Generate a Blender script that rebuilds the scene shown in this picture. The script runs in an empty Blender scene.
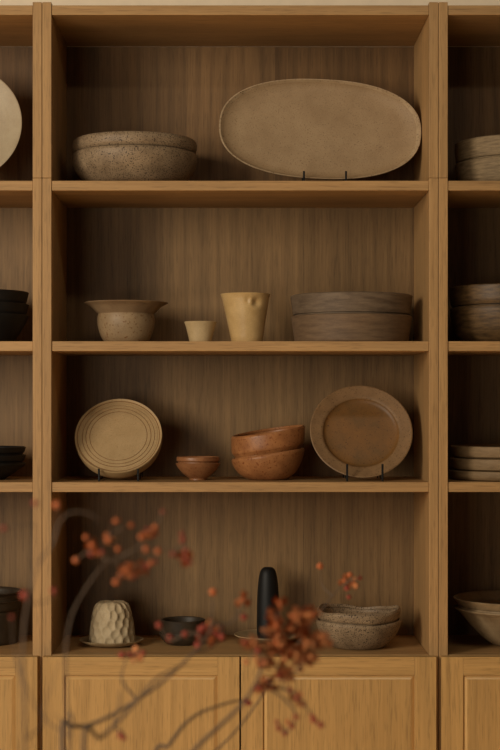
import bpy, bmesh, math, random
from mathutils import Vector, Matrix, noise
random.seed(7)
PI = math.pi
C = bpy.context.scene.collection

# ------------------------------------------------------------------ frame of reference
F, D = 1548.0, 3.13            # focal length in pixels, camera to cabinet front (m)
VX, VY = 240.0, 408.0          # vanishing point
ZC = 1.524                     # camera height
def S(d): return F/(D+d)       # pixels per metre at depth d behind the cabinet fronts
def X(px, d=0): return (px-VX)/S(d)
def Z(py, d=0): return ZC-(py-VY)/S(d)
def Q(px, py, z):              # point at distance z in front of the lens
    return Vector(((px-VX)*z/F, z-D, ZC-(py-VY)*z/F))

# ------------------------------------------------------------------ materials
def nodes_of(name):
    m = bpy.data.materials.new(name); m.use_nodes = True
    nt = m.node_tree
    return m, nt, nt.nodes['Principled BSDF']
def srgb(r, g, b):
    f = lambda c: (c/12.92 if c <= .04045 else ((c+.055)/1.055)**2.4)
    return (f(r/255), f(g/255), f(b/255), 1)
def N(nt, kind, **kw):
    n = nt.nodes.new(kind)
    for k, v in kw.items():
        if hasattr(n, k) and k not in n.inputs: setattr(n, k, v)
        else: n.inputs[k].default_value = v
    return n
def L(nt, a, b): nt.links.new(a, b)
def ramp(nt, fac, stops):
    r = nt.nodes.new('ShaderNodeValToRGB')
    while len(r.color_ramp.elements) < len(stops): r.color_ramp.elements.new(.5)
    for e, (p, c) in zip(r.color_ramp.elements, stops): e.position = p; e.color = c
    L(nt, fac, r.inputs[0]); return r.outputs[0]
def mix(nt, fac, a, b, mode='MIX'):
    n = nt.nodes.new('ShaderNodeMix'); n.data_type = 'RGBA'; n.blend_type = mode
    for sock, v in ((n.inputs[0], fac), (n.inputs[6], a), (n.inputs[7], b)):
        if hasattr(v, 'is_linked') : L(nt, v, sock)
        else: sock.default_value = v
    return n.outputs[2]
def g(v): return (v, v, v, 1)

def wood(name, dark, light, axis, plank=None, amp=.22):
    m, nt, b = nodes_of(name)
    tc = N(nt, 'ShaderNodeTexCoord'); oi = N(nt, 'ShaderNodeObjectInfo')
    mul = N(nt, 'ShaderNodeMath', operation='MULTIPLY'); L(nt, oi.outputs['Random'], mul.inputs[0]); mul.inputs[1].default_value = 37.0
    add = N(nt, 'ShaderNodeVectorMath', operation='ADD'); L(nt, tc.outputs['Object'], add.inputs[0]); L(nt, mul.outputs[0], add.inputs[1])
    def mapped(k):
        mp = N(nt, 'ShaderNodeMapping')
        s = [1, 1, 1]; s['XYZ'.index(axis)] = k
        mp.inputs['Scale'].default_value = s
        L(nt, add.outputs[0], mp.inputs['Vector']); return mp.outputs[0]
    n1 = N(nt, 'ShaderNodeTexNoise', Scale=210.0, Detail=6.0, Roughness=.6); L(nt, mapped(.022), n1.inputs['Vector'])
    n2 = N(nt, 'ShaderNodeTexNoise', Scale=13.0, Detail=4.0, Distortion=.5); L(nt, mapped(.12), n2.inputs['Vector'])
    w = N(nt, 'ShaderNodeTexWave', Scale=9.0, Distortion=7.0, Detail=2.0); w.inputs['Detail Scale'].default_value = 1.2
    w.bands_direction = 'X' if axis != 'X' else 'Z'
    L(nt, mapped(.11), w.inputs['Vector'])
    n3 = N(nt, 'ShaderNodeTexNoise', Scale=360.0, Detail=2.0); L(nt, mapped(.06), n3.inputs['Vector'])
    mid = tuple((a+c)/2 for a, c in zip(dark, light))
    c1 = ramp(nt, n1.outputs['Fac'], [(.22, dark), (.5, mid), (.8, light)])
    c2 = ramp(nt, n2.outputs['Fac'], [(.25, g(1-amp)), (.75, g(1+amp*.35))])
    c3 = ramp(nt, w.outputs['Fac'], [(.0, g(1-amp*.7)), (.45, g(1)), (1, g(1.03))])
    c4 = ramp(nt, n3.outputs['Fac'], [(.34, g(.70)), (.46, g(1))])
    col = mix(nt, 1.0, c1, c2, 'MULTIPLY'); col = mix(nt, .75, col, c3, 'MULTIPLY'); col = mix(nt, .7, col, c4, 'MULTIPLY')
    if plank:
        width, off, seed, step = plank
        def op(kind, a, v):
            n = N(nt, 'ShaderNodeMath', operation=kind); L(nt, a, n.inputs[0])
            if v is not None: n.inputs[1].default_value = v
            return n.outputs[0]
        sp = N(nt, 'ShaderNodeSeparateXYZ'); L(nt, tc.outputs['Object'], sp.inputs[0])
        u = op('DIVIDE', op('ADD', sp.outputs[0], off), width)
        tone = op('FRACT', op('ADD', op('MULTIPLY', op('FLOOR', u, None), step), seed), None)
        pc = ramp(nt, tone, [(0, (.74, .70, .66, 1)), (.5, (.9, .88, .86, 1)), (1, (1.07, 1.06, 1.05, 1))])
        seam = ramp(nt, op('FRACT', u, None), [(0, g(.72)), (.012, g(1))])
        col = mix(nt, 1.0, col, seam, 'MULTIPLY')
        col = mix(nt, 1.0, col, pc, 'MULTIPLY')
    L(nt, col, b.inputs['Base Color'])
    b.inputs['Roughness'].default_value = .52
    b.inputs['Specular IOR Level'].default_value = .3
    bp = N(nt, 'ShaderNodeBump', Strength=.12, Distance=.001); L(nt, n1.outputs['Fac'], bp.inputs['Height']); L(nt, bp.outputs[0], b.inputs['Normal'])
    return m

def clay(name, base, alt, speck=None, amount=.30, sscale=260.0, rough=.55, mottle=28.0, stretch=1.0, spec=.35, bump=.25, rings=None, ringcol=None):
    """stoneware: mottled body colour, optional dark iron specks, optional glaze rings by radius"""
    m, nt, b = nodes_of(name)
    tc = N(nt, 'ShaderNodeTexCoord')
    mp = N(nt, 'ShaderNodeMapping'); mp.inputs['Scale'].default_value = (1, 1, stretch); L(nt, tc.outputs['Object'], mp.inputs['Vector'])
    n1 = N(nt, 'ShaderNodeTexNoise', Scale=mottle, Detail=6.0, Roughness=.6); L(nt, mp.outputs[0], n1.inputs['Vector'])
    col = ramp(nt, n1.outputs['Fac'], [(.32, alt), (.66, base)])
    n0 = N(nt, 'ShaderNodeTexNoise', Scale=700.0, Detail=3.0); L(nt, tc.outputs['Object'], n0.inputs['Vector'])
    col = mix(nt, .5, col, ramp(nt, n0.outputs['Fac'], [(.3, g(.72)), (.7, g(1.1))]), 'MULTIPLY')
    if speck:
        v = N(nt, 'ShaderNodeTexNoise', Scale=sscale, Detail=2.0, Roughness=.5); L(nt, tc.outputs['Object'], v.inputs['Vector'])
        f = ramp(nt, v.outputs['Fac'], [(amount, g(1)), (amount+.06, g(0))])
        col = mix(nt, f, col, speck)
    if rings:
        sp = N(nt, 'ShaderNodeVectorMath', operation='MULTIPLY'); L(nt, tc.outputs['Object'], sp.inputs[0]); sp.inputs[1].default_value = (1, 1, 0)
        ln = N(nt, 'ShaderNodeVectorMath', operation='LENGTH'); L(nt, sp.outputs[0], ln.inputs[0])
        for r0, wd in rings:
            a = N(nt, 'ShaderNodeMath', operation='COMPARE'); L(nt, ln.outputs['Value'], a.inputs[0]); a.inputs[1].default_value = r0; a.inputs[2].default_value = wd
            col = mix(nt, a.outputs[0], col, ringcol)
    L(nt, col, b.inputs['Base Color'])
    b.inputs['Roughness'].default_value = rough
    b.inputs['Specular IOR Level'].default_value = spec
    bp = N(nt, 'ShaderNodeBump', Strength=bump, Distance=.001); L(nt, n1.outputs['Fac'], bp.inputs['Height']); L(nt, bp.outputs[0], b.inputs['Normal'])
    return m
def plain(name, col, rough=.6, metal=0, var=.15, scale=40):
    m, nt, b = nodes_of(name)
    tc = N(nt, 'ShaderNodeTexCoord'); n1 = N(nt, 'ShaderNodeTexNoise', Scale=float(scale), Detail=4.0); L(nt, tc.outputs['Object'], n1.inputs['Vector'])
    lo = tuple(c*(1-var) for c in col[:3])+(1,); hi = tuple(min(1, c*(1+var)) for c in col[:3])+(1,)
    L(nt, ramp(nt, n1.outputs['Fac'], [(.3, lo), (.7, hi)]), b.inputs['Base Color'])
    b.inputs['Roughness'].default_value = rough; b.inputs['Metallic'].default_value = metal
    return m

OAK_D, OAK_L = srgb(164, 125, 79), srgb(190, 150, 99)
M = {}
M['oak_v'] = wood('oak_upright_grain', OAK_D, OAK_L, 'Z', amp=.16)
M['oak_h'] = wood('oak_level_grain', OAK_D, OAK_L, 'X', amp=.18)
M['oak_back'] = wood('oak_back_shaded', srgb(118, 91, 59), srgb(148, 117, 77), 'Z', plank=(.31, .172, .9, .61), amp=.24)  # same oak as the fronts, darkened to deepen the shade inside the bays
M['oak_back_top'] = wood('oak_back_shaded_figured', srgb(116, 86, 54), srgb(144, 110, 70), 'Z', plank=(.39, .313, .75, .37), amp=.34)  # figured oak, likewise darkened to paint in shade at the back
M['oak_door'] = wood('oak_door_grain', srgb(176, 136, 80), srgb(200, 159, 99), 'Z', amp=.15)
M['oak_rail'] = wood('oak_door_rail_grain', srgb(176, 136, 80), srgb(200, 159, 99), 'X', amp=.15)
M['oak_gloss_lit'] = plain('oak_moulding_highlight', srgb(204, 164, 106), .26, var=.04)  # glossy, and paler than the doors to paint in the bevel's highlight
M['plaster'] = plain('beige_plaster', srgb(246, 226, 196), .9, var=.03)
M['floorboard'] = wood('floor_boards', srgb(188, 158, 122), srgb(212, 184, 148), 'Y', amp=.1)
M['speckled'] = clay('speckled_sand_stoneware', srgb(158, 134, 104), srgb(128, 106, 80), srgb(62, 47, 34), .375, 400.0, bump=.3)
M['platter'] = clay('oatmeal_stoneware', srgb(166, 139, 104), srgb(148, 121, 88), srgb(128, 102, 74), .33, 420.0, rough=.6, mottle=14)
M['platter_rim'] = clay('oatmeal_stoneware_edge', srgb(182, 156, 122), srgb(160, 134, 100), srgb(106, 82, 56), .33, 300.0)
M['cream'] = clay('cream_glaze', srgb(180, 162, 132), srgb(170, 150, 120), rough=.5)
M['greywash'] = clay('grey_brushed_stoneware', srgb(148, 125, 92), srgb(106, 87, 62), rough=.7, mottle=30, stretch=7, bump=.5)
M['woodwash'] = clay('brown_brushed_stoneware', srgb(122, 97, 71), srgb(98, 76, 55), rough=.62, mottle=22, stretch=6, bump=.5)
M['woodwash_grey'] = clay('ash_brushed_stoneware', srgb(118, 99, 78), srgb(88, 71, 54), rough=.62, mottle=22, stretch=6, bump=.5)
M['darkwash'] = clay('dark_umber_stoneware', srgb(110, 84, 52), srgb(64, 47, 29), rough=.5, mottle=30, stretch=5, bump=.5)
M['black'] = clay('matt_black_glaze', srgb(26, 24, 22), srgb(18, 17, 16), rough=.55, spec=.3)
M['char'] = clay('charcoal_glaze', srgb(64, 52, 38), srgb(42, 34, 25), rough=.5, spec=.35)
M['flare'] = clay('tan_stoneware_rust_specks', srgb(158, 132, 98), srgb(138, 113, 82), srgb(116, 78, 44), .33, 210.0, rough=.5)
M['flare_rim'] = clay('tan_stoneware_flange', srgb(150, 124, 92), srgb(132, 106, 78), rough=.5)
M['bone'] = clay('bone_glaze', srgb(200, 174, 130), srgb(184, 156, 112), rough=.42)
M['bone2'] = clay('warm_bone_glaze', srgb(206, 172, 118), srgb(188, 152, 98), rough=.3, spec=.5)
M['ringplate'] = clay('ochre_sand_stoneware', srgb(180, 150, 107), srgb(170, 140, 97), srgb(144, 112, 72), .31, 420.0, rough=.6)
M['terra'] = clay('terracotta_glaze', srgb(154, 104, 66), srgb(130, 84, 52), srgb(122, 70, 38), .34, 220.0, rough=.4, mottle=40)
M['terra2'] = clay('burnt_orange_glaze', srgb(172, 116, 70), srgb(142, 91, 53), srgb(126, 72, 38), .35, 210.0, rough=.4, mottle=36)
M['browrim'] = clay('brown_stoneware', srgb(138, 106, 70), srgb(120, 91, 59), srgb(96, 70, 44), .33, 300.0, rough=.6)
M['browwell'] = clay('rust_glaze', srgb(126, 86, 42), srgb(102, 74, 40), srgb(88, 58, 30), .31, 300.0, rough=.48, mottle=20)
M['chalk'] = clay('chalky_white_clay', srgb(194, 173, 137), srgb(174, 153, 118), rough=.65, bump=.15)
M['wire'] = plain('black_wire', srgb(18, 16, 15), .45, .3)
M['stoneplate'] = clay('fawn_stoneware', srgb(146, 120, 86), srgb(122, 98, 68), rough=.6, stretch=4)
M['pale'] = clay('pale_sand_glaze', srgb(160, 136, 102), srgb(130, 106, 76), rough=.5)
M['dishrim'] = clay('grey_olive_glaze', srgb(172, 150, 114), srgb(142, 120, 88), rough=.45)
M['edge'] = clay('pale_unglazed_edge', srgb(196, 172, 130), srgb(176, 150, 110), rough=.5)
M['bark'] = plain('grey_brown_bark', srgb(104, 84, 66), .85, var=.25)
M['berry_red'] = plain('red_berry_skin', srgb(146, 52, 30), .55, var=.2, scale=200)
M['berry_orange'] = plain('orange_berry_skin', srgb(188, 96, 42), .55, var=.2, scale=200)
M['husk'] = plain('dry_rust_husk', srgb(192, 120, 68), .8, var=.25, scale=200)
M['husk_amber'] = plain('dry_amber_husk', srgb(204, 132, 72), .8, var=.25, scale=200)
M['vase'] = clay('dark_vase_glaze', srgb(70, 60, 50), srgb(52, 44, 36))

# ------------------------------------------------------------------ building helpers
def link(o, parent=None):
    C.objects.link(o)
    if parent: o.parent = parent
    return o
def obj(name, bm, mat, parent=None, loc=None, smooth=True, angle=40):
    bmesh.ops.recalc_face_normals(bm, faces=bm.faces)
    me = bpy.data.meshes.new(name); bm.to_mesh(me); bm.free()
    if smooth:
        for p in me.polygons: p.use_smooth = True
        me.set_sharp_from_angle(angle=math.radians(angle))
    me.materials.append(mat)
    o = bpy.data.objects.new(name, me)
    if loc is not None: o.location = loc
    return link(o, parent)
def tag(o, label, cat, group=None):
    o['label'] = label; o['category'] = cat
    if group: o['group'] = group
    return o
def thing(name, label, cat, loc=(0, 0, 0), rot=(0, 0, 0), group=None):
    o = bpy.data.objects.new(name, None); o.location = loc; o.rotation_euler = rot
    o.empty_display_size = .05
    C.objects.link(o); return tag(o, label, cat, group)
def copy_tree(o, parent=None):
    c = o.copy(); C.objects.link(c); c.parent = parent
    for ch in list(o.children): copy_tree(ch, c)
    return c
def box(bm, x0, x1, y0, y1, z0, z1, bev=.0008):
    r = bmesh.ops.create_cube(bm, size=1)
    for v in r['verts']:
        v.co = Vector((x0 if v.co.x < 0 else x1, y0 if v.co.y < 0 else y1, z0 if v.co.z < 0 else z1))
    if bev:
        es = list({e for v in r['verts'] for e in v.link_edges})
        bmesh.ops.bevel(bm, geom=es, offset=bev, segments=2, profile=.5, affect='EDGES')
    return bm
def bx(*a, **k): return box(bmesh.new(), *a, **k)
def cr(pts, n=6):
    """Catmull-Rom through pts"""
    pts = [Vector(p) for p in pts]; out = []
    P = [pts[0]*2-pts[1]]+pts+[pts[-1]*2-pts[-2]]
    for i in range(1, len(P)-2):
        a, b, c, d = P[i-1:i+3]
        for k in range(n):
            t = k/n
            out.append(.5*((2*b)+(c-a)*t+(2*a-5*b+4*c-d)*t*t+(3*b-a-3*c+d)*t**3))
    out.append(pts[-1]); return out
def lathe(prof, seg=96, fn=None, bm=None):
    bm = bm or bmesh.new(); rings = []
    for r, z in prof:
        if r < 1e-5:
            rings.append([bm.verts.new(fn(0, 0, z) if fn else (0, 0, z))])
        else:
            ring = []
            for i in range(seg):
                a = 2*PI*i/seg
                p = (r*math.cos(a), r*math.sin(a), z)
                ring.append(bm.verts.new(fn(*p) if fn else p))
            rings.append(ring)
    for A, B in zip(rings, rings[1:]):
        if len(A) == 1 and len(B) == 1: continue
        for i in range(seg):
            j = (i+1) % seg
            if len(A) == 1: bm.faces.new((A[0], B[i], B[j]))
            elif len(B) == 1: bm.faces.new((A[i], B[0], A[j]))
            else: bm.faces.new((A[i], B[i], B[j], A[j]))
    return bm
def inner(outer, t):
    """inside wall of a pot whose outside is outer: from the rim down to the floor"""
    n = len(outer); res = []
    for i in range(n-1, -1, -1):
        a = Vector(outer[max(0, i-1)]); b = Vector(outer[min(n-1, i+1)])
        d = (b-a).normalized(); nx = Vector((-d.y, d.x))
        p = Vector(outer[i])+nx*t
        if p.x > .002 and p.y > t: res.append((p.x, min(p.y, outer[-1][1])))
    cut = [res[0]]
    for p in res[1:]:
        if p[1] < cut[-1][1]-1e-5: cut.append(p)
    # flat floor
    r_f = cut[-1][0]
    return cut+[(r_f*.9, t*1.02), (r_f*.5, t), (0, t)]
def shell(outer_pts, t, n=6, pre=()):
    """full closed profile of a pot: base centre, outside, rounded rim, inside, floor"""
    o = [(p.x, max(p.y, 0)) for p in cr([Vector((r, z)) for r, z in outer_pts], n)]
    o = list(pre)+o
    ins = inner(o, t)
    (r0, z0), (r1, z1) = o[-1], ins[0]
    rim = [(r0+(r1-r0)*k, max(z0, z1)+t*.35*math.sin(PI*k)) for k in (.25, .5, .75)]
    return [(0, 0), (o[0][0]*.5, 0)]+o+rim+ins, o, ins
def tube(bm, pts, rad, seg=8):
    pts = [Vector(p) for p in pts]; n = len(pts)
    rad = rad if callable(rad) else (lambda t, r=rad: r)
    up = Vector((0.13, .31, .94)); prev = None; rings = []
    for i, p in enumerate(pts):
        tdir = (pts[min(n-1, i+1)]-pts[max(0, i-1)]).normalized()
        if prev is None: u = tdir.cross(up).normalized()
        else: u = (prev-tdir*prev.dot(tdir)).normalized()
        prev = u; v = tdir.cross(u); r = rad(i/max(1, n-1))
        rings.append([bm.verts.new(p+(u*math.cos(2*PI*k/seg)+v*math.sin(2*PI*k/seg))*r) for k in range(seg)])
    for A, B in zip(rings, rings[1:]):
        for k in range(seg): bm.faces.new((A[k], B[k], B[(k+1) % seg], A[(k+1) % seg]))
    bm.faces.new(rings[0]); bm.faces.new(rings[-1][::-1])
    return bm

# ------------------------------------------------------------------ the setting
def struct(name, bm, mat):
    o = obj(name, bm, mat, smooth=False); o['kind'] = 'structure'; return o
DEPTH = .28
struct('floor', bx(-4, 4, -5, DEPTH+.012, -.05, 0, bev=0), M['floorboard'])
struct('wall_back', bx(-4, 4, DEPTH+.012, DEPTH+.1, 0, 2.75, bev=0), M['plaster'])

# ------------------------------------------------------------------ bookcases
T = 9.1/494                                       # board thickness
ZJ = Z(177.8)                                     # joint between bookcase and top unit
ROW = [Z(180.6), Z(341.2), Z(482.3), Z(654.9)]    # tops of the shelves
TOPZ = Z(2.0)
W = 395.5/494; HW = W/2
DOOR_TOP = Z(657, -.02)
def make_bookcase():
    root = thing('bookcase', '', 'bookcase')
    for s in (-1, 1):
        obj('side_panel', bx(min(s*HW, s*(HW-T)), max(s*HW, s*(HW-T)), 0, DEPTH, 0, ZJ-.0006), M['oak_v'], root, smooth=False)
    iw = HW-T-.0004
    obj('top_panel', bx(-iw, iw, .002, DEPTH-.006, ROW[0]-.0198, ROW[0]), M['oak_h'], root, smooth=False)
    for z in ROW[1:3]:
        obj('shelf', bx(-iw, iw, .003, DEPTH-.006, z-.0198, z), M['oak_h'], root, smooth=False)
    obj('fixed_shelf', bx(-iw, iw, .002, DEPTH-.006, ROW[3]-.0198, ROW[3]), M['oak_h'], root, smooth=False)
    obj('bottom_panel', bx(-iw, iw, .002, DEPTH-.006, .06, .08), M['oak_h'], root, smooth=False)
    obj('plinth', bx(-iw, iw, .01, .028, 0, .0595), M['oak_h'], root, smooth=False)
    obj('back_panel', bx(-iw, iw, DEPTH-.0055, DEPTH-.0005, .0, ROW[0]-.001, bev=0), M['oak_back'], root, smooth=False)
    for x0, x1 in ((-HW+.0030, -.0016), (.0016, HW-.0062)):
        add_door(root, x0, x1, .065, DOOR_TOP)
    return root
def add_door(root, x0, x1, z0, z1):
    st, rl = .0440, .0372; y0, y1 = -.020, -.0006
    a0, a1, b0, b1 = x0+st, x1-st, z0+rl, z1-rl
    bv, yl, yh = .0080, y0+.0062, y0+.0006
    d = obj('door', bx(a0+bv, a1-bv, yh, y1, b0+bv, b1-bv, bev=0), M['oak_door'], root, smooth=False)
    for p, q in ((x0, x0+st), (x1-st, x1)):
        obj('stile', bx(p, q, y0, y1, z0, z1), M['oak_door'], d, smooth=False)
    for p, q in ((z1-rl, z1), (z0, z0+rl)):
        obj('rail', bx(a0+.0001, a1-.0001, y0, y1, p, q, bev=.0004), M['oak_rail'], d, smooth=False)
    # the sloping inner edge of the frame, down to the field
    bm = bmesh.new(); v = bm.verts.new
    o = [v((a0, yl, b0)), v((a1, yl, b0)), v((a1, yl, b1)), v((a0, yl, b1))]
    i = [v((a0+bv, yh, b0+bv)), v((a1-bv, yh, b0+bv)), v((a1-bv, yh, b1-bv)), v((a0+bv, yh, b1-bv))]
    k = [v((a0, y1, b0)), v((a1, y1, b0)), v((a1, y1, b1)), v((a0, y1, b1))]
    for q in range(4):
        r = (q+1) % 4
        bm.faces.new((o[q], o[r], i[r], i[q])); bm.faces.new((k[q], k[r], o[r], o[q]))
    obj('moulding', bm, M['oak_gloss_lit'], d, smooth=False)
def make_topper():
    root = thing('top_unit', '', 'bookcase')
    for s in (-1, 1):
        obj('side_panel', bx(min(s*HW, s*(HW-T)), max(s*HW, s*(HW-T)), 0, DEPTH, 0, TOPZ-ZJ), M['oak_v'], root, smooth=False)
    iw = HW-T-.0004
    zt = Z(5.0)-ZJ
    obj('top_panel', bx(-iw, iw, .002, DEPTH-.006, zt-.0195, zt), M['oak_h'], root, smooth=False)
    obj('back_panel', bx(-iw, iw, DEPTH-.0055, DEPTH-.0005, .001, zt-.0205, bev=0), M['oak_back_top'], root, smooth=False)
    return root
cx_mid = X((42.5+438)/2)
bc = make_bookcase(); tp = make_topper()
GB, GT = 'oak bookcases with panelled doors', 'oak top units'
cases = [(0, 'oak bookcase with panelled doors holding the cream tumbler and two orange bowls', 'middle oak top unit holding the large oval platter'),
         (-(W+.0010), 'oak bookcase with panelled doors holding the stacked black bowls', 'oak top unit holding the cream round plate'),
         (W+.0010, 'oak bookcase with panelled doors holding the pale shallow bowls and fawn plates', 'oak top unit holding two grey brushed bowls')]
for k, (dx, l1, l2) in enumerate(cases):
    a = bc if k == 0 else copy_tree(bc); b = tp if k == 0 else copy_tree(tp)
    a.location = (cx_mid+dx, 0, 0); b.location = (cx_mid+dx, 0, ZJ)
    tag(a, l1, 'bookcase', GB); tag(b, l2, 'bookcase', GT)

# ------------------------------------------------------------------ crockery
def at(px, d, row): return Vector((X(px, d), d, ROW[row]+.0003))
def profile(pts, R, H): return [(r*R, z*H) for r, z in pts]
def pot(name, label, cat, px, d, row, pts, R, H, t, mat, group=None, fn=None, dz=0, seg=96, rot=None):
    prof, o, ins = shell(profile(pts, R, H), t)
    ob = obj(name, lathe(prof, seg, fn), mat, loc=at(px, d, row)+Vector((0, 0, dz)))
    if rot: ob.rotation_euler = rot
    tag(ob, label, cat, group)
    return ob, o, ins
def nested_pts(ins, t_floor, vis, gap=.0019):
    """outside of a bowl that sits in another: follows its inside wall, never wider than the mouth it went through, then the visible wall"""
    hid = []; lim = 9
    for r, z in ins:                       # from the rim down
        lim = min(lim, r)
        if r > .004: hid.append((max(lim-gap, .001), z-t_floor+.0006))
    hid.reverse()
    keep = [(hid[0][0], .0)]
    for p in hid[1:]:
        if (p[0]-keep[-1][0])+(p[1]-keep[-1][1]) > .0015: keep.append(p)
    top = max(z for r, z in ins)-t_floor+t_floor*.40+.0014        # clear of the rounded rim below
    keep.append((keep[-1][0], top))
    if vis[0][1] < top+.0012: vis = [(vis[0][0], top+.0012)]+list(vis[1:])
    return keep, vis
def nest(name, label, cat, px, d, row, ins, t_low, vis, t, mat, group=None, dz=0, fn=None):
    pre, vis = nested_pts(ins, t_low, vis)
    pre = [(r, max(z, 0)) for r, z in pre]
    prof, o, i2 = shell(vis, t, n=5, pre=pre)
    ob = obj(name, lathe(prof, 96, fn), mat, loc=at(px, d, row)+Vector((0, 0, dz+t_low+.0006)))
    tag(ob, label, cat, group)
    return ob, o, i2
def H_of(py, d, row): return Z(py, d)-ROW[row]

# row 0: speckled bowls
d = .138; R = 62.6/S(d)
h0 = H_of(145.5, d-R, 0)
LOW = [(.42, 0), (.56, .02), (.76, .17), (.92, .46), (.985, .72), (1, .92), (.99, 1)]
_, o, ins = pot('serving_bowl', 'wide speckled sand bowl under its twin, standing on the shelf', 'bowl', 134.9, d, 0, LOW, R, h0, .006, M['speckled'], 'pair of wide speckled bowls')
h1 = H_of(131.5, d-R, 0)-.0066
hh = h0-.006
nest('serving_bowl', 'wide speckled sand bowl resting inside its twin beside the oval platter', 'bowl', 134.9, d, 0, ins, .006,
     [(R*.955, hh+.003), (R*.985, hh+.010), (R*.99, h1-.006), (R*.975, h1)], .006, M['speckled'], 'pair of wide speckled bowls')

# plates that stand up: lathe about local +Z, then lean back
def upright(px, py, d, tilt, roll=0):
    """matrix that turns a face-up dish to face the room, leaning back by tilt, centre of its face at the pixel"""
    return Matrix.Translation((X(px, d), d, Z(py, d))) @ Matrix.Rotation(roll, 4, 'Y') @ Matrix.Rotation(PI/2-tilt, 4, 'X')
def easel(label, px, d_front, row, half, z_led, h_prong, tilt, led_len, back_off, h_back, group='black wire plate stands'):
    """wire stand: for each arm a front foot and prong, a ledge under the plate, a rest up its back, a rear leg"""
    root = thing('plate_stand', label, 'plate stand', (X(px, d_front), d_front, ROW[row]), group=group)
    r = .0013; rp = .0023
    for s in (-1, 1):
        x = s*half
        bm = bmesh.new()
        tube(bm, cr([(x, 0, .0004), (x, 0, h_prong*.5), (x, -.001, h_prong)], 4), rp)
        obj('prong', bm, M['wire'], root)
        bm = bmesh.new()
        y1 = led_len
        tube(bm, [(x, 0, z_led-r-.0006), (x, y1*.6, z_led-r-.0006), (x, y1+back_off-.009, z_led-r-.0006), (x, y1+back_off-.003, z_led-r-.0006), (x, y1+back_off, z_led-r-.0001), (x, y1+back_off+.004+math.tan(tilt)*h_back*.5, z_led+h_back*.5), (x, y1+back_off+.006+math.tan(tilt)*h_back, z_led+h_back)], r)
        obj('arm', bm, M['wire'], root)
        yb = y1+back_off+.006+math.tan(tilt)*h_back
        obj('rear_leg', tube(bmesh.new(), [(x, yb, z_led+h_back), (x, yb+.022, r*1.7)], r), M['wire'], root)
    yb = y1+back_off+.006+math.tan(tilt)*h_back
    obj('crossbar', tube(bmesh.new(), [(-half, yb, z_led+h_back), (half, yb, z_led+h_back)], r), M['wire'], root)
    return root
def standing(name, label, cat, parts, mtx, fn=None, seg=128, floor_z=None):
    root = thing(name, label, cat)
    root.matrix_world = mtx
    for nm, prof, mat in parts: obj(nm, lathe(prof, seg, fn), mat, root)
    low = min((mtx @ v.co).z for ch in root.children for v in ch.data.vertices)
    if floor_z is not None:
        print('LIFT', label, round(floor_z-low, 4)); m2 = mtx.copy(); m2.translation.z += floor_z-low; root.matrix_world = m2
    return root

# oval platter
d = .120; tilt = math.radians(11)
A = 101.2/S(d); B = 51.6/S(d)/math.cos(tilt)
def oval(x, y, z, A=A, B=B):
    r = math.hypot(x, y)
    if r < 1e-6: return (0, 0, z)
    c, s = x/r, y/r; e = 2.38
    k = 1/((abs(c)**e+abs(s)**e)**(1/e))
    return (r*c*k*A, r*s*k*B, z)
well = [(0, 0), (.4, 0.0), (.80, .0015), (.91, .0050), (.955, .0115)]
rim = [(.955, .0115), (.972, .0150), (.985, .0178), (.996, .0180), (1.0, .0165), (.995, .0135), (.95, .005), (.86, -.003), (.8, -.0055)]
back = [(.8, -.0055), (.7, -.006), (.3, -.006), (0, -.006)]
ml = upright(320.2, 128.8, d, tilt, math.radians(2.6))
standing('oval_platter', 'large oval oatmeal stoneware platter upright on a wire stand', 'platter',
         [('well', [(r, z-.016) for r, z in well], M['platter']), ('rim', [(r, z-.016) for r, z in rim], M['platter_rim']), ('underside', [(r, z-.016) for r, z in back], M['platter'])], ml, oval)
zl = Z(180.6, d-.02)-ROW[0]
easel('black wire stand under the large oval platter', 325, d-.034, 0, 21/S(d-.03), zl+.0005, H_of(171.5, d-.03, 0), tilt, .02, .022, .09)

# cream round plate in the next bay
d = .105; R = 59/S(d)
pw = [(0, 0), (.5, 0), (.70, .001), (.78, .006)]
pr = [(.78, .006), (.9, .011), (.985, .016), (1, .0155), (.995, .0135), (.88, .007), (.76, .000), (.68, -.005)]
pb = [(.68, -.005), (.6, -.006), (.3, -.005), (0, -.005)]
tilt = math.radians(9)
standing('dinner_plate', 'cream round plate standing upright in the top unit beside the oval platter bay', 'plate',
         [(n, [(r*R, z-.013) for r, z in p], M['cream']) for n, p in (('well', pw), ('rim', pr), ('underside', pb))], upright(-37, 124, d, tilt))
easel('black wire stand under the cream round plate', -37, d-.040, 0, 22/S(d), Z(183.5, d-.02)-ROW[0], .03, tilt, .02, .022, .07)

# grey brushed bowls, right bay top row
d = .135; R = 59/S(d); h0 = H_of(156, d-R, 0)
SIDE = [(.80, 0), (.88, .04), (.93, .25), (.97, .6), (1, 1)]
_, o, ins = pot('serving_bowl', 'grey brushed straight-sided bowl, lower of the two in the top unit', 'bowl', 514, d, 0, SIDE, R, h0, .006, M['greywash'], 'pair of grey brushed bowls')
h1 = H_of(134.5, d-R, 0)-.0066; hh = h0-.006
nest('serving_bowl', 'grey brushed straight-sided bowl, upper of the two in the top unit', 'bowl', 514, d, 0, ins, .006,
     [(R*.965, hh+.003), (R*.98, hh+.012), (R*1.0, h1)], .006, M['greywash'], 'pair of grey brushed bowls')

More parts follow.
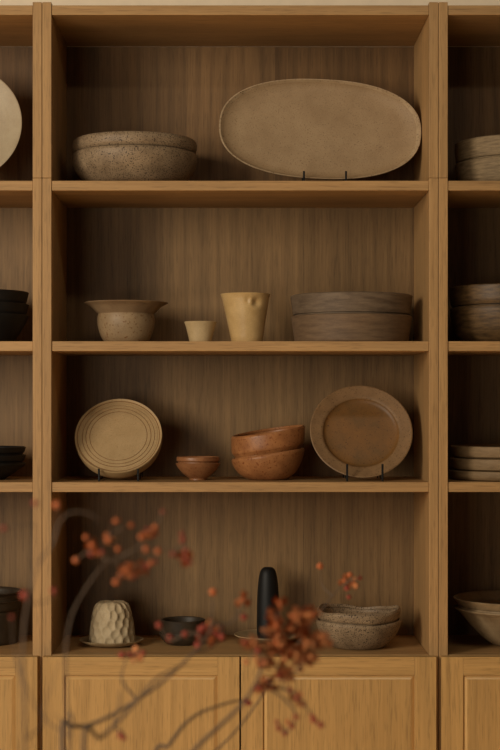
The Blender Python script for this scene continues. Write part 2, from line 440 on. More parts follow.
# row 1: black bowls, left bay
def black_stack(px, d, row, R, rims, base, labels, group):
    h0 = H_of(rims[0], d, row)
    low = [(base, 0), (base+.05, .02), (base+(1-base)*.6, .5), (.97, .86), (1, 1)]
    _, o, ins = pot('rice_bowl', labels[0], 'bowl', px, d, row, low, R, h0, .0045, M['black'], group)
    dz = .0; t_low = .0045; prev = h0
    for k, py in enumerate(rims[1:]):
        base_z = dz+t_low+.0006
        top = H_of(py, d, row)-base_z; hh = prev-base_z
        _, o, ins = nest('rice_bowl', labels[k+1], 'bowl', px, d, row, ins, t_low, [(R*.945, hh+.004), (R*.97, hh+.5*(top-hh)), (R*1.0, top)], .0045, M['black'], group, dz=dz)
        dz = base_z; prev = base_z+top
d = .13
black_stack(-17, d, 1, 45.5/S(d), [316, 305, 293], .62, ['matt black bowl at the bottom of the taller stack under the cream plate', 'matt black bowl in the middle of the taller stack under the cream plate', 'matt black bowl topping the taller stack under the cream plate'], 'taller stack of black bowls')
black_stack(-20, d, 2, 45.5/S(d), [463.5, 455.5, 447.5], .50, ['matt black bowl with sloping sides at the bottom of the low stack', 'matt black bowl in the middle of the low sloping stack', 'matt black bowl topping the low sloping stack'], 'low stack of black bowls')

# flared bowl
d = .12; s = S(d)
H = H_of(300.5, d-.07, 1)
z = lambda f: f*H
body = [(19/s, 0), (21.5/s, .003), (25.2/s, z(.18)), (28.0/s, z(.40)), (28.7/s, z(.56)), (28.3/s, z(.66)), (27.8/s, z(.72))]
bo = [(p.x, p.y) for p in cr([Vector(p) for p in body], 6)]
t = .004
bi = [(r-t, zz) for r, zz in reversed(bo) if zz > .006]+[(20/s, .0052), (10/s, .005), (0, .005)]
ro = [(p.x, p.y) for p in cr([Vector(p) for p in [(27.8/s, z(.72)), (30.3/s, z(.78)), (35.5/s, z(.90)), (42/s, z(.985))]], 6)]
ri = [(42.2/s, z(.995)), (41.6/s, z(1.0))]+[(r-.002, zz+.0035) for r, zz in reversed(ro[:-2])]+[(27.8/s-t, z(.72))]
fb = thing('flared_bowl', 'tan rust-specked bowl with a wide flared flange beside the small cup', 'bowl', at(126, d, 1))
obj('body', lathe([(0, 0), (10/s, 0)]+bo), M['flare'], fb)
obj('inside', lathe(bi), M['flare'], fb)
obj('flange', lathe(ro+ri), M['flare_rim'], fb)

# small cup and tumbler
d = .10; s = S(d); R = 16.3/s
pot('small_cup', 'little bone-white cup between the flared bowl and the dented tumbler', 'cup', 200.5, d, 1,
    [(.60, 0), (.66, .03), (.76, .35), (.88, .72), (1, 1)], R, H_of(321.3, d-R, 1), .0022, M['bone'])
R = 25/s; H = H_of(292.8, d-R, 1)
def dent(x, y, zz):
    r = math.hypot(x, y)
    if r < .01: return (x, y, zz)
    a = math.atan2(y, x)
    def bump(px_, zf, wa, wz, depth):
        da = (a-px_+PI) % (2*PI)-PI; dzz = zz-zf*H
        return depth*math.exp(-(da/wa)**2-(dzz/wz)**2)
    k = -bump(-PI/2+.50, .82, .20, .0085, .0052)+bump(-PI/2+.24, .83, .10, .008, .0016)-bump(-PI/2+.08, .86, .09, .007, .0018)+bump(-PI/2+.52, .67, .2, .004, .0006)
    lean = 1.6/s*(zz/H)
    return (x*(r+k)/r-lean, y*(r+k)/r, zz)
pts = [(.60, 0), (.615, .02)]+[(.62+.36*f**1.1, f) for f in (.1, .2, .3, .4, .5, .58, .66, .74, .8, .86, .92)]+[(1, 1)]
pot('tumbler', 'tall cream tumbler with a thumb dent below its rim', 'cup', 247, d, 1, pts, R, H, .003, M['bone2'], fn=dent, seg=160)

# brushed wide dishes
d = .142; s = S(d); R = 60.5/s; h0 = H_of(314, d-R, 1)
_, o, ins = pot('serving_bowl', 'brown brushed wide straight-sided bowl, lower of two beside the dented tumbler', 'bowl', 351.4, d, 1,
                [(.90, 0), (.935, .04), (.955, .3), (.98, .7), (1, 1)], R, h0, .006, M['woodwash'], 'pair of wide brushed bowls')
h1 = H_of(292.5, d-R, 1)-.0066; hh = h0-.006
nest('serving_bowl', 'ash grey brushed wide bowl stacked on the brown one beside the dented tumbler', 'bowl', 351.4, d, 1, ins, .006,
     [(R*.965, hh+.002), (R*.975, hh+.012), (R*1.008, h1)], .006, M['woodwash_grey'], 'pair of wide brushed bowls')
# dark bowls, right bay
d = .132; s = S(d); R = 57.5/s; h0 = H_of(305, d-R, 1)
_, o, ins = pot('serving_bowl', 'dark umber rounded bowl under another above the fawn plates', 'bowl', 508, d, 1,
                [(.62, 0), (.74, .03), (.90, .28), (.97, .6), (1, .88), (.99, 1)], R, h0, .006, M['darkwash'], 'pair of dark umber bowls')
h1 = H_of(284, d-R, 1)-.0066; hh = h0-.006
nest('serving_bowl', 'dark umber rounded bowl resting inside another above the fawn plates', 'bowl', 508, d, 1, ins, .006,
     [(R*.97, hh+.003), (R*1.0, hh+.015), (R*1.0, h1)], .006, M['darkwash'], 'pair of dark umber bowls')

# row 2: ring plate
tilt = math.radians(33); d = .100; s = S(d); R = 43.7/s
G = lambda a, w=.009, dep=.0006: [(a-w, .002), (a-w*.4, .002-dep), (a+w*.4, .002-dep), (a+w, .002)]
top = [(0, .002)]+G(.655)+G(.745)+G(.83)+G(.90, .008)+[(.945, .002), (.965, .0042), (.99, .005), (1.0, .0035)]
side = [(1.0, .0035), (1.003, -.004), (.992, -.014), (.965, -.024), (.91, -.032), (.84, -.036), (.70, -.036), (.3, -.036), (0, -.036)]
rings = [(R*a, R*.0055) for a in (.655, .745, .825)]+[(R*.938, R*.008)]
M['ringface'] = clay('ochre_sand_ringed_face', srgb(180, 150, 107), srgb(170, 140, 97), srgb(144, 112, 72), .31, 420.0, rough=.6, rings=rings, ringcol=srgb(118, 82, 46))
m = upright(118.6, 435.3, d, tilt)
standing('ringed_dish', 'round sand dish with concentric brown rings leaning on a stand', 'dish',
         [('face', [(r*R, z) for r, z in top], M['ringface']), ('side_wall', [(r*R, z) for r, z in side], M['ringplate'])], m, floor_z=ROW[2]+.0042)
dlow = d-R*math.sin(tilt)
easel('black wire stand under the ringed sand dish', 118.5, dlow-.008, 2, 19.5/S(dlow), .0044, H_of(470.5, dlow, 2)+.004, tilt, .012, .062, .055)

# small orange bowls
d = .10; s = S(d); R = 22.3/s; h0 = H_of(463.5, d, 2)
pts = [(.40, 0), (.40, .10), (.44, .14), (.70, .42), (.90, .74), (1, 1)]
_, o, ins = pot('small_bowl', 'little terracotta footed bowl under its twin beside the ringed dish', 'bowl', 198, d, 2, pts, R, h0, .0035, M['terra'], 'pair of small terracotta bowls')
h1 = H_of(457.3, d, 2)-.0041; hh = h0-.0035
nest('small_bowl', 'little terracotta bowl nested in its footed twin beside the ringed dish', 'bowl', 198, d, 2, ins, .0035,
     [(R*.935, hh+.002), (R*.965, hh+.006), (R*.955, h1)], .0035, M['terra'], 'pair of small terracotta bowls')

# two slanted orange bowls
d = .12; s = S(d); R = 36.4/s; h0 = H_of(454, d, 2)
k0 = .155
def slant(x, y, zz): return (x, y, zz+k0*x*max(0, min(1, zz/h0))**.8)
pts = [(.46, 0), (.57, .04), (.79, .28), (.93, .6), (1, .90), (.992, 1)]
_, o, ins = pot('orange_bowl', 'burnt orange bowl with a slanting rim under another', 'bowl', 268, d, 2, pts, R, h0, .005, M['terra2'], 'pair of burnt orange bowls', fn=slant)
h1 = H_of(431.5, d, 2)-.0056; hh = h0-.005
def slant2(x, y, zz): return (x, y, zz+k0*x*max(0, min(1, (zz+.0056)/h0))**.8+.045*y*max(0, min(1, (zz-hh)/(h1-hh))))
nest('orange_bowl', 'burnt orange bowl tipped inside another beside the brown plate', 'bowl', 268, d, 2, ins, .005,
     [(R*.915, hh+.003), (R*.955, hh+.008), (R*1.0, hh+.015), (R*1.015, h1-.005), (R*1.0, h1)], .005, M['terra2'], 'pair of burnt orange bowls', fn=slant2)

# brown plate
tilt = math.radians(27); d = .098; s = S(d); R = 51.3/s
pw = [(0, 0), (.5, 0), (.66, .0006), (.72, .003), (.742, .0062)]
pr = [(.742, .0062), (.765, .0085), (.80, .0095), (.9, .0120), (.98, .0145), (1, .0135), (.995, .0112), (.85, .006), (.76, .000), (.66, -.005)]
pb = [(.66, -.005), (.6, -.006), (.3, -.005), (0, -.005)]
m = upright(361.2, 433.5, d, tilt)
standing('dinner_plate', 'brown stoneware plate with a rust glazed well leaning on a stand', 'plate',
         [('well', [(r*R, z-.012) for r, z in pw], M['browwell']), ('rim', [(r*R, z-.012) for r, z in pr], M['browrim']), ('underside', [(r*R, z-.012) for r, z in pb], M['browrim'])], m, floor_z=ROW[2]+.0066)
dlow = d-R*math.sin(tilt)
easel('black wire stand under the brown rust-glazed plate', 364.8, dlow-.016, 2, 17.6/S(dlow), .0070, H_of(464, dlow-.014, 2), tilt, .012, .040, .075)

# fawn plates, right bay
d = .135; s = S(d); R = 59/s
rims = [469.5, 457.5, 445.5]; dz = 0
words = ['bottom of the three, on the shelf', 'second of the three', 'top of the three']
prev_top = 0
for k, py in enumerate(rims):
    h = H_of(py, d, 2)-prev_top-.0003
    prof = [(0, 0), (.80*R, 0), (.93*R, .0006), (.975*R, .004), (R, h*.6), (R, h-.0015), (R-.0015, h-.0002), (R-.004, h-.0002), (R-.006, h-.0022), (R*.9, h-.0060), (0, h-.0060)]
    if k < 2: prof = [(0, 0), (.80*R, 0), (.93*R, .0006), (.975*R, .003), (R, h*.45), (R, h-.0018), (R-.0018, h-.0004), (R*.9, h-.0004), (R*.8, h-.0004), (0, h-.0004)]
    ob = obj('low_dish', lathe(prof), M['stoneplate'], loc=at(509+(k-1)*.7, d, 2)+Vector((0, 0, prev_top)))
    tag(ob, 'flat fawn stoneware dish, '+words[k], 'dish', 'stack of fawn dishes')
    prev_top += h

# row 3, left bay: charcoal pot with two bowls on it
d = .175; s = S(d); R = 36/s
hp = H_of(614, d-R, 3)
_, o, ins = pot('lidless_pot', 'charcoal cylindrical pot carrying two dark bowls', 'pot', -17, d, 3, [(.93, 0), (.985, .03), (1, .2), (1, .7), (1, .93), (.985, 1)], R, hp, .005, M['char'])
z0 = hp+.001; R2 = 38/s
_, o, ins = pot('rice_bowl', 'charcoal bowl standing on the cylindrical pot', 'bowl', -17, d, 3, [(.955, 0), (.975, .1), (.99, .4), (1, .8), (1.04, 1)], R2, .020, .005, M['char'], 'charcoal bowls on the pot', dz=z0+.0003)
nest('rice_bowl', 'charcoal bowl nested in the one on the cylindrical pot', 'bowl', -17, d, 3, ins, .005, [(R2*.96, .018), (R2*.97, .026), (R2*1.03, .031)], .005, M['char'], 'charcoal bowls on the pot', dz=z0+.0003)

# carved white cup upside down on a saucer
d = .135; s = S(d)
sR = 32/s
sp = [(0, 0), (.62*sR, 0), (.72*sR, .001), (.9*sR, .006), (sR*.99, .0105), (sR, .0118), (sR*.985, .0122), (sR*.9, .0090), (.72*sR, .0045), (.4*sR, .004), (0, .004)]
ob = obj('saucer', lathe(sp), M['dishrim'], loc=at(111.5, d, 3))
tag(ob, 'shallow olive-grey saucer under the carved white cup', 'saucer')
H = Z(601, d)-ROW[3]-.0047
def carved(x, y, zz):
    r = math.hypot(x, y)
    if r < .004: return (x, y, zz)
    a = math.atan2(y, x); rows = 5.0; f = zz/H*rows; best = 9
    for rr in (int(f)-1, int(f), int(f)+1):
        n = 16
        off = .5*(rr % 2)
        u = a/(2*PI)*n-off; du = u-round(u)
        jit = .26*math.sin(rr*7.1+round(u)*3.7); du += .18*math.sin(rr*4.3+round(u)*5.9)
        dv = f-(rr+.5+jit)
        best = min(best, (du*1.05)**2+(dv*.82)**2)
    k = .0030*min(1, best/.28)-.0014
    wgt = min(1, max(0, (r-.012)/.012))
    q = (r+k*wgt*1.25)/r
    return (x*q, y*q, zz+(.0008*math.sin(3*a) if zz > .9*H else 0))
R = 22/s
dome = [(R*1.01, 0), (R*1.01, H*.08), (R*.98, H*.3), (R*.92, H*.55), (R*.84, H*.76), (R*.75, H*.89), (R*.64, H*.96), (R*.50, H*.99), (R*.3, H), (.001, H)]
dp = [(p.x, p.y) for p in cr([Vector(p) for p in dome], 10)]
prof = [(R*.92, .0005)]+dp[:-1]+[(0, H)]
ob = obj('carved_cup', lathe(prof, 208, carved), M['chalk'], loc=at(112, d, 3)+Vector((0, 0, .0044)), angle=180)
tag(ob, 'chalk-white cup with carved dimples standing upside down on a saucer', 'cup')

# two charcoal dishes behind the red berries
d = .150; s = S(d); R = 24/s
h0 = .022
_, o, ins = pot('small_bowl', 'charcoal shallow bowl, lower of two behind the red berries', 'bowl', 183, d, 3, [(.62, 0), (.7, .05), (.9, .5), (1, 1)], R, h0, .004, M['char'], 'pair of charcoal bowls')
nest('small_bowl', 'charcoal shallow bowl, upper of two behind the red berries', 'bowl', 183, d, 3, ins, .004, [(R*.84, .0215), (R*.87, .030), (R*.92, .046)], .004, M['char'], 'pair of charcoal bowls')

# black bottle on a dish
d = .19; s = S(d); sR = 34/s
sp0 = [(0, 0), (.55*sR, 0), (.7*sR, .002), (.9*sR, .008), (sR*.985, .0125)]
dish = thing('shallow_dish', 'shallow olive dish with a pale rim under the black bottle', 'dish', at(268.5, d, 3))
obj('bowl', lathe(sp0+[(sR*.975, .0135), (sR*.88, .0100), (.68*sR, .0045), (.4*sR, .004), (0, .004)]), M['dishrim'], dish)
obj('rim_edge', lathe([(sR*.985, .0124), (sR*1.004, .0134), (sR*1.0, .0146), (sR*.975, .0136)]), M['edge'], dish)
H = Z(567.5, d)-ROW[3]-.0045
R = 11.2/s
bp_ = [(R*.86, 0), (R*.93, .002), (R*1.0, H*.12), (R*1.0, H*.4), (R*.96, H*.62), (R*.87, H*.80), (R*.74, H*.92), (R*.58, H*.975), (R*.40, H*1.0)]
prof, o, ins = shell(bp_, .0025)
ob = obj('bottle', lathe([(0, 0), (R*.5, 0)]+[(p.x, p.y) for p in cr([Vector(p) for p in bp_], 8)]+[(R*.30, H*1.003), (R*.24, H*.99), (R*.2, H*.93), (0, H*.92)], 64), M['black'], loc=at(268, d, 3)+Vector((0, 0, .0044)))
tag(ob, 'slim bullet-shaped matt black bottle standing on a shallow dish', 'bottle')

# rough speckled bowls with wavy rims
d = .112; s = S(d); R = 42.5/s; h0 = H_of(620.5, d, 3)
def wavy(amp, ph, zt):
    def f(x, y, zz):
        r = math.hypot(x, y); a = math.atan2(y, x); w = max(0, min(1, zz/zt))**1.5
        dz = amp*w*(math.sin(2*a+ph)*.7+math.sin(3*a+ph*2.1)*.6+math.sin(7*a+1.3*ph)*.22)
        k = 1+.018*w*math.sin(3*a+ph)+.008*math.sin(5*a+2*ph)
        return (x*k, y*k, zz+dz)
    return f
pts = [(.56, 0), (.64, .04), (.82, .3), (.95, .66), (1, .92), (.99, 1)]
_, o, ins = pot('rustic_bowl', 'rough speckled stone bowl with a wavy rim, lower of two beside the orange twigs', 'bowl', 358, d, 3, pts, R, h0, .006, M['speckled'], 'pair of rough speckled bowls', fn=(wl := wavy(.0016, .8, h0)))
h1 = H_of(610, d, 3)-.0066; hh = h0-.006
def wu(x, y, zz):
    X_, Y_, Z_ = wl(x, y, zz+.0066)
    a = math.atan2(y, x); f = max(0, min(1, (zz-hh)/(h1-hh)))**1.2
    return (X_, Y_, Z_-.0066+f*.0046*(math.sin(2*a+2.5)*.55+math.sin(3*a+.6)*.55+math.sin(8*a)*.16))
nest('rustic_bowl', 'rough speckled stone bowl with a torn wavy rim, nested in the other', 'bowl', 358, d, 3, ins, .006,
     [(R*.93, hh+.003), (R*.965, hh+.008), (R*.985, h1-.003), (R*.965, h1)], .006, M['speckled'], 'pair of rough speckled bowls', fn=wu)

# pale shallow bowls, right bay
d = .135; s = S(d); R = 60/s; h0 = H_of(607.5, d, 3)
pts = [(.32, 0), (.38, .03), (.50, .16), (.70, .46), (.87, .78), (.93, .89), (1, .975), (1.005, 1)]
_, o, ins = pot('serving_bowl', 'pale sand shallow bowl, lower of two above the panelled door', 'bowl', 515, d, 3, pts, R, h0, .005, M['pale'], 'pair of pale shallow bowls')
h1 = H_of(598.0, d, 3)-.0056; hh = h0-.005
nest('serving_bowl', 'pale sand shallow bowl with a brown edge, upper of two above the panelled door', 'bowl', 515, d, 3, ins, .005,
     [(R*.93, hh+.003), (R*.945, hh+.006), (R*1.0, h1-.004), (R*1.02, h1)], .004, M['pale'], 'pair of pale shallow bowls')

# ------------------------------------------------------------------ branches of berries in a tall vase, close to the lens
VZ = 1.55
vx, vy = X0 = ((62-VX)*VZ/F, VZ-D)
vp = [(.075, 0), (.085, .01), (.12, .25), (.125, .45), (.10, .68), (.07, .82), (.068, .88), (.082, .94)]
prof, o, ins = shell(vp, .006)
va = obj('floor_vase', lathe(prof, 64), M['vase'], loc=(vx, vy, .0003)); tag(va, 'tall dark stoneware floor vase holding the berry branches', 'vase')

def berry_mesh(mat, tip, r=.0040):
    bm = bmesh.new(); bmesh.ops.create_icosphere(bm, subdivisions=2, radius=r)
    for v in bm.verts:
        n = v.co.normalized(); v.co = n*r*(1+.06*math.cos(3*math.atan2(n.y, n.x))*(1-n.z*n.z)); v.co.z *= .94
    tube(bm, [(0, 0, r*.85), (0, 0, r*1.15), (.0003, 0, r*1.45)], lambda t: r*(.16-.09*t), 6)
    me = bpy.data.meshes.new('berry'); bm.to_mesh(me); bm.free()
    for p in me.polygons: p.use_smooth = True
    me.materials.append(mat); return me
def husk_mesh(mat, r=.0040, open_=1.0):
    bm = bmesh.new()
    for k in range(3):
        a = 2*PI*k/3; grid = []
        for i in range(5):
            u = i/4; row = []
            for j in range(5):
                v = (j/4-.5)*2
                w = r*1.05*math.sin(PI*min(.97, .12+u*.84))
                out = r*(.35+open_*1.25*u+.25*u*u)
                p = Vector((out+r*.25*v*v, v*w, -r*1.0+r*(.2+1.1*u*(1-.45*u*open_))+r*.2*v*v))
                row.append(bm.verts.new(Matrix.Rotation(a, 3, 'Z') @ p))
            grid.append(row)
        for i in range(4):
            for j in range(4): bm.faces.new((grid[i][j], grid[i+1][j], grid[i+1][j+1], grid[i][j+1]))
    bmesh.ops.solidify(bm, geom=bm.faces[:], thickness=.0004)
    me = bpy.data.meshes.new('husk'); bm.to_mesh(me); bm.free()
    for p in me.polygons: p.use_smooth = True
    me.materials.append(mat); return me
BER = {'brown': berry_mesh(M['husk'], 0), 'red': berry_mesh(M['berry_red'], 0), 'orange': berry_mesh(M['berry_orange'], 0)}
HUS = {'rust': husk_mesh(M['husk'], .0058), 'amber': husk_mesh(M['husk_amber'], .0040)}

def branch(label, vase_off, z, stem, twigs, berries, stem_r=.0026, group='berry branches in the tall vase'):
    """stem: pixel waypoints seen from the lens, carried down into the vase; twigs: pixel polylines; berries: (px, py, colour, husk, size)"""
    base = Vector((vx+vase_off[0], vy+vase_off[1], .05))
    root = thing('berry_branch', label, 'branch', base, group=group)
    rel = lambda p: Vector(p)-base
    zz = (lambda k: z[k]) if isinstance(z, (list, tuple)) else (lambda k: z)
    z0, z1 = (z if isinstance(z, (list, tuple)) else (z, z))
    n = len(stem)
    def P(px, py, t): return Q(px, py, z0+(z1-z0)*t)
    up = [P(x, y, i/(n-1)) for i, (x, y) in enumerate(stem)]
    nk = Vector((vx+vase_off[0]*1.3, vy+vase_off[1]*1.3, .95))
    pts = [base, Vector((base.x, base.y, .5)), nk]+up
    path = cr([rel(p) for p in pts], 8)
    st = obj('stem', tube(bmesh.new(), path, lambda t: stem_r*(1.15-.75*t)), M['bark'], root)
    allp = [p+base for p in path[16:]]
    for tw in twigs:
        tp_ = [Q(x, y, z1+(random.random()-.5)*.015) for x, y in tw]
        near = min(allp, key=lambda p: (p-tp_[0]).length)
        if (near-tp_[0]).length < .04: tp_[0] = near
        tpath = cr([rel(p) for p in tp_], 6)
        obj('twig', tube(bmesh.new(), tpath, lambda t: stem_r*(.55-.3*t), 6), M['bark'], root)
        allp += [p+base for p in tpath]
    for (x, y, c, h, sz) in berries:
        p = Q(x, y, z1+(random.random()-.5)*.045)
        near = min(allp, key=lambda q: (q-p).length)
        dirv = (p-near)
        dl = dirv.length
        if dl > .008:
            mid = near+dirv*.5+Vector((0, 0, .002))
            obj('pedicel', tube(bmesh.new(), cr([rel(near), rel(mid), rel(p-dirv.normalized()*.0035*sz)], 4), .0006, 5), M['bark'], root)
        b = bpy.data.objects.new('berry', BER[c]); b.location = rel(p); b.scale = (sz,)*3
        q = (dirv.normalized() if dl > 1e-4 else Vector((0, 0, 1))).to_track_quat('Z', 'Y')
        b.rotation_mode = 'QUATERNION'; b.rotation_quaternion = q @ Vector((random.random()*.8-.4, random.random()*.8-.4, 1)).to_track_quat('Z', 'Y')
        link(b, root)
        if h:
            hh_ = bpy.data.objects.new('husk', HUS[h]); hh_.rotation_euler = (0, 0, random.random()*6); link(hh_, b)
    return root

def sc(x, y, n, rx, ry, col, hus, sz=1.0):
    out = []
    for _ in range(n):
        a = random.random()*2*PI; r = math.sqrt(random.random())
        out.append((x+rx*r*math.cos(a), y+ry*r*math.sin(a), random.choice(col), random.choice(hus), sz*(.85+.35*random.random())))
    return out

# grey arch at the side, nearly bare
branch('grey twig arching in front of the dark pot with a few loose berries', (-.030, .012), (1.42, 1.44),
       [(25, 740), (24, 690), (23, 645), (27, 605), (38, 565), (52, 545), (60, 522), (72, 512), (90, 514), (99, 521)],
       [[(24, 690), (14, 650), (12, 620)], [(25, 740), (44, 722), (32, 700), (20, 668), (14, 648)], [(38, 565), (36, 530), (35, 506)], [(52, 545), (56, 525), (57, 508)], [(27, 605), (50, 600), (54, 592)]],
       [(35, 503, 'red', None, .8), (57, 505, 'orange', None, 1.05), (4, 528, 'red', None, .7), (25, 595, 'red', None, 1.15), (54, 591, 'red', None, .9), (12, 617, 'red', None, .5)], .0015)
# orange cluster
A_ = [(116, 521, 'orange', 'amber', .9), (131, 525, 'orange', None, .9), (108, 540, 'orange', 'amber', .95), (92, 545, 'orange', 'amber', 1.1), (96, 552, 'orange', 'amber', 1.1),
      (86, 537, 'orange', None, .9), (76, 560, 'orange', None, 1.1), (91, 554, 'red', None, .9), (118, 549, 'orange', None, .9), (102, 552, 'red', None, .8), (107, 535, 'orange', None, .8),
      (144, 535, 'orange', 'amber', .95), (152, 533, 'orange', 'amber', 1), (155, 527, 'orange', None, .9), (147, 530, 'red', None, .9), (141, 537, 'orange', None, .9), (158, 551, 'orange', None, 1),
      (146, 549, 'orange', None, 1), (163, 512, 'red', None, .8), (183, 540, 'red', None, 1), (186, 551, 'red', None, 1), (185, 558, 'red', 'rust', 1), (190, 562, 'red', None, .9), (173, 554, 'red', None, .9), (182, 534, 'red', None, .8),
      (116, 582, 'orange', None, 1.1), (121, 575, 'orange', None, 1.05), (127, 570, 'orange', 'rust', 1), (128, 564, 'orange', None, .9), (136, 573, 'red', None, 1), (141, 569, 'orange', 'rust', 1), (147, 566, 'red', None, .9), (151, 563, 'orange', None, .9), (155, 561, 'red', None, .9), (133, 577, 'red', None, .8)]
A_ = [(x, y, c, h, sz*.80) for x, y, c, h, sz in A_]
branch('curving grey branch ending in a loose cluster of orange berries', (-.012, -.020), (1.49, 1.54),
       [(70, 740), (67, 715), (66, 680), (66, 646), (71, 618), (80, 598), (95, 575), (106, 563), (122, 556)],
       [[(70, 740), (64, 724), (55, 714)], [(67, 740), (44, 716), (52, 685), (60, 660)], [(106, 563), (98, 550), (92, 545)], [(98, 552), (106, 538), (116, 521)], [(92, 545), (86, 552), (76, 560)], [(122, 556), (136, 548), (148, 535), (155, 527)], [(106, 538), (120, 530), (131, 525)], [(106, 563), (128, 567), (145, 566), (155, 560)],
        [(128, 567), (121, 575), (116, 582)], [(136, 548), (160, 548), (175, 552), (190, 562)], [(175, 552), (183, 542), (182, 534)], [(148, 535), (158, 522), (163, 512)]], A_, .0015)
# red cluster in the middle
branch('brown branch crossing the oak doors to red berries by the charcoal bowls', (.010, .022), (1.64, 1.72),
       [(62, 742), (72, 727), (86, 726), (110, 716), (137, 700), (160, 684), (178, 668), (192, 654), (204, 643)],
       [[(204, 643), (211, 625), (213, 596)], [(204, 643), (198, 634), (186, 634), (170, 640), (160, 626)], [(192, 654), (210, 648), (222, 638)], [(211, 625), (232, 622), (243, 602)], [(137, 700), (122, 680), (126, 658)]],
       [(213, 592, 'orange', None, 1.1), (243, 600, 'orange', 'rust', .9), (244, 617, 'red', None, 1.05), (159, 625, 'red', None, 1), (170, 638, 'red', None, 1.1), (205, 627, 'red', None, 1.05), (212, 628, 'red', 'rust', 1.05), (200, 636, 'red', None, 1.15),
        (212, 641, 'orange', 'rust', 1), (222, 637, 'red', None, 1), (198, 645, 'red', None, 1.1), (185, 634, 'red', None, .9), (201, 629, 'red', None, 1), (216, 634, 'red', None, 1), (221, 628, 'red', None, .9), (122, 655, 'red', None, 1), (130, 655, 'red', None, 1), (137, 655, 'red', 'rust', 1), (143, 653, 'red', None, .8)], .0027)
# second brown stem, mostly bare
branch('brown bare branch running below the first across the oak door to one red berry', (.034, -.018), (1.53, 1.60),
       [(84, 748), (100, 738), (113, 727), (135, 703), (155, 680), (170, 671), (186, 663)],
       [[(113, 727), (119, 705), (120, 690)], [(113, 727), (120, 731), (122, 735)]],
       [(121, 735, 'red', None, 1), (124, 738, 'red', None, .7)], .0024)
branch('thin brown branch rising from below to a lone dark berry on the door gap', (.022, .036), (1.74, 1.82),
       [(150, 765), (168, 746), (183, 726), (198, 714), (218, 706), (236, 701), (246, 701)], [],
       [(246, 701, 'red', None, 1.15), (249, 703, 'red', None, .9)], .0026)
# big rust cluster
OR, RD, H2 = ['orange', 'brown', 'brown', 'brown', 'red'], ['red', 'red', 'orange'], ['rust', 'amber', 'rust']
B_ = sc(288, 636, 20, 22, 21, OR, H2, .85)+sc(302, 615, 9, 12, 9, OR, H2, .85)+sc(318, 637, 7, 8, 9, OR, H2, .85)+sc(276, 651, 11, 19, 11, OR, H2, .85)
B_ += sc(302, 658, 8, 13, 9, OR, ['rust'], .85)+sc(258, 663, 7, 12, 8, OR, ['rust', None], .85)+sc(264, 686, 7, 10, 7, RD, ['rust', None], .85)+sc(288, 673, 6, 14, 6, RD, ['rust'], .85)+sc(250, 640, 4, 9, 7, OR, H2, .8)
B_ += [(290, 690, 'red', None, 1), (297, 698, 'red', 'rust', .95), (303, 704, 'red', None, 1.1), (314, 720, 'red', None, 1.15), (321, 725, 'red', None, 1.05), (312, 716, 'red', None, .8), (279, 728, 'red', None, 1), (285, 733, 'red', None, 1), (292, 726, 'red', None, 1), (296, 717, 'red', None, .95), (288, 722, 'orange', None, .8), (277, 722, 'red', None, .8), (272, 614, 'orange', 'rust', .9), (280, 603, 'orange', 'rust', .9), (268, 632, 'orange', 'rust', .9)]
B_ = [(x, y, c, h, sz*.86) for x, y, c, h, sz in B_]
branch('brown branch bearing the big rust cluster of dried husks in front of the doors', (.042, .012), (1.60, 1.65),
       [(170, 775), (188, 757), (203, 741), (224, 722), (243, 703), (254, 686), (264, 664), (280, 645), (292, 632)],
       [[(292, 632), (302, 618), (306, 606)], [(280, 645), (300, 648), (318, 646)], [(264, 664), (285, 668), (298, 672)], [(254, 686), (275, 688), (292, 692), (304, 704), (314, 720), (321, 726)], [(275, 688), (290, 705), (296, 718), (288, 731), (279, 728)], [(264, 664), (256, 650), (262, 640)], [(280, 645), (276, 625), (280, 603)]],
       B_, .0027)
branch('fine twig with small orange berries above the rough speckled bowls', (.040, .036), (1.86, 2.05),
       [(175, 790), (200, 765), (232, 735), (258, 702), (283, 664), (306, 632), (326, 604), (342, 585)],
       [[(326, 604), (322, 585), (320, 567)], [(342, 585), (350, 582), (358, 578)]],
       [(320, 566, 'orange', None, 1.1), (345, 580, 'orange', 'rust', .9), (350, 575, 'orange', None, 1), (347, 588, 'red', None, 1), (354, 584, 'orange', 'rust', .9), (349, 597, 'red', None, .8), (360, 578, 'red', None, .8)], .0016)

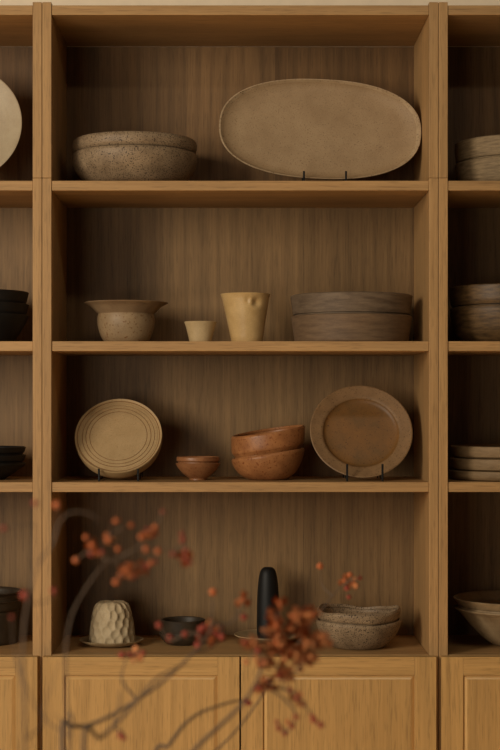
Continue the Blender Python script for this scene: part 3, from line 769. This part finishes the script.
# ------------------------------------------------------------------ light: a tall window's daylight from one side, plus an added fill and glint light
def area(name, loc, target, sx, sy, power, col):
    li = bpy.data.lights.new(name, 'AREA'); li.shape = 'RECTANGLE'; li.size = sx; li.size_y = sy; li.energy = power; li.color = col
    o = bpy.data.objects.new(name, li); o.location = loc
    o.rotation_euler = (Vector(target)-Vector(loc)).to_track_quat('-Z', 'Y').to_euler(); C.objects.link(o)
area('window_daylight', (-2.4, -2.7, 2.25), (0, 0.1, 1.45), 1.0, 1.3, 54, (1, .89, .73))
area('front_fill', (-1.7, -4.3, 1.3), (0, 0, 1.4), 1.8, 1.2, 25, (1, .89, .73))  # added fill from behind the camera, no known window there
area('moulding_glint_light', (.32, -.90, 2.62), (.32, -.80, 0), 1.0, .10, 2.1, (1, .86, .66))  # added overhead strip, placed so the door mouldings catch a bright line
sp_ = bpy.data.lights.new('low_sun', 'SPOT'); sp_.energy = 1600; sp_.spot_size = math.radians(22); sp_.spot_blend = .5; sp_.color = (1, .84, .62); sp_.shadow_soft_size = .15
so = bpy.data.objects.new('low_sun', sp_); so.location = (3.4, -2.6, 2.3); so.rotation_euler = (Vector((.1, -.48, 0))-so.location).to_track_quat('-Z', 'Y').to_euler(); C.objects.link(so)
w = bpy.data.worlds.new('World'); bpy.context.scene.world = w; w.use_nodes = True
w.node_tree.nodes['Background'].inputs[0].default_value = (1, .87, .70, 1)
w.node_tree.nodes['Background'].inputs[1].default_value = .026

# ------------------------------------------------------------------ camera
cam = bpy.data.cameras.new('camera'); co = bpy.data.objects.new('camera', cam); C.objects.link(co)
co.location = (0, -D, ZC); co.rotation_euler = (PI/2, 0, 0)
cam.sensor_fit = 'VERTICAL'; cam.sensor_height = 36; cam.sensor_width = 24
cam.lens = F*36/750
cam.shift_x = (250-VX)/750; cam.shift_y = (VY-375)/750
cam.clip_start = .05
cam.dof.use_dof = True; cam.dof.focus_distance = 3.21; cam.dof.aperture_fstop = 4.8
sc_ = bpy.context.scene; sc_.camera = co
vs = sc_.view_settings; vs.view_transform = 'Standard'; vs.look = 'None'; vs.exposure = .43; vs.gamma = 1; vs.use_curve_mapping = False
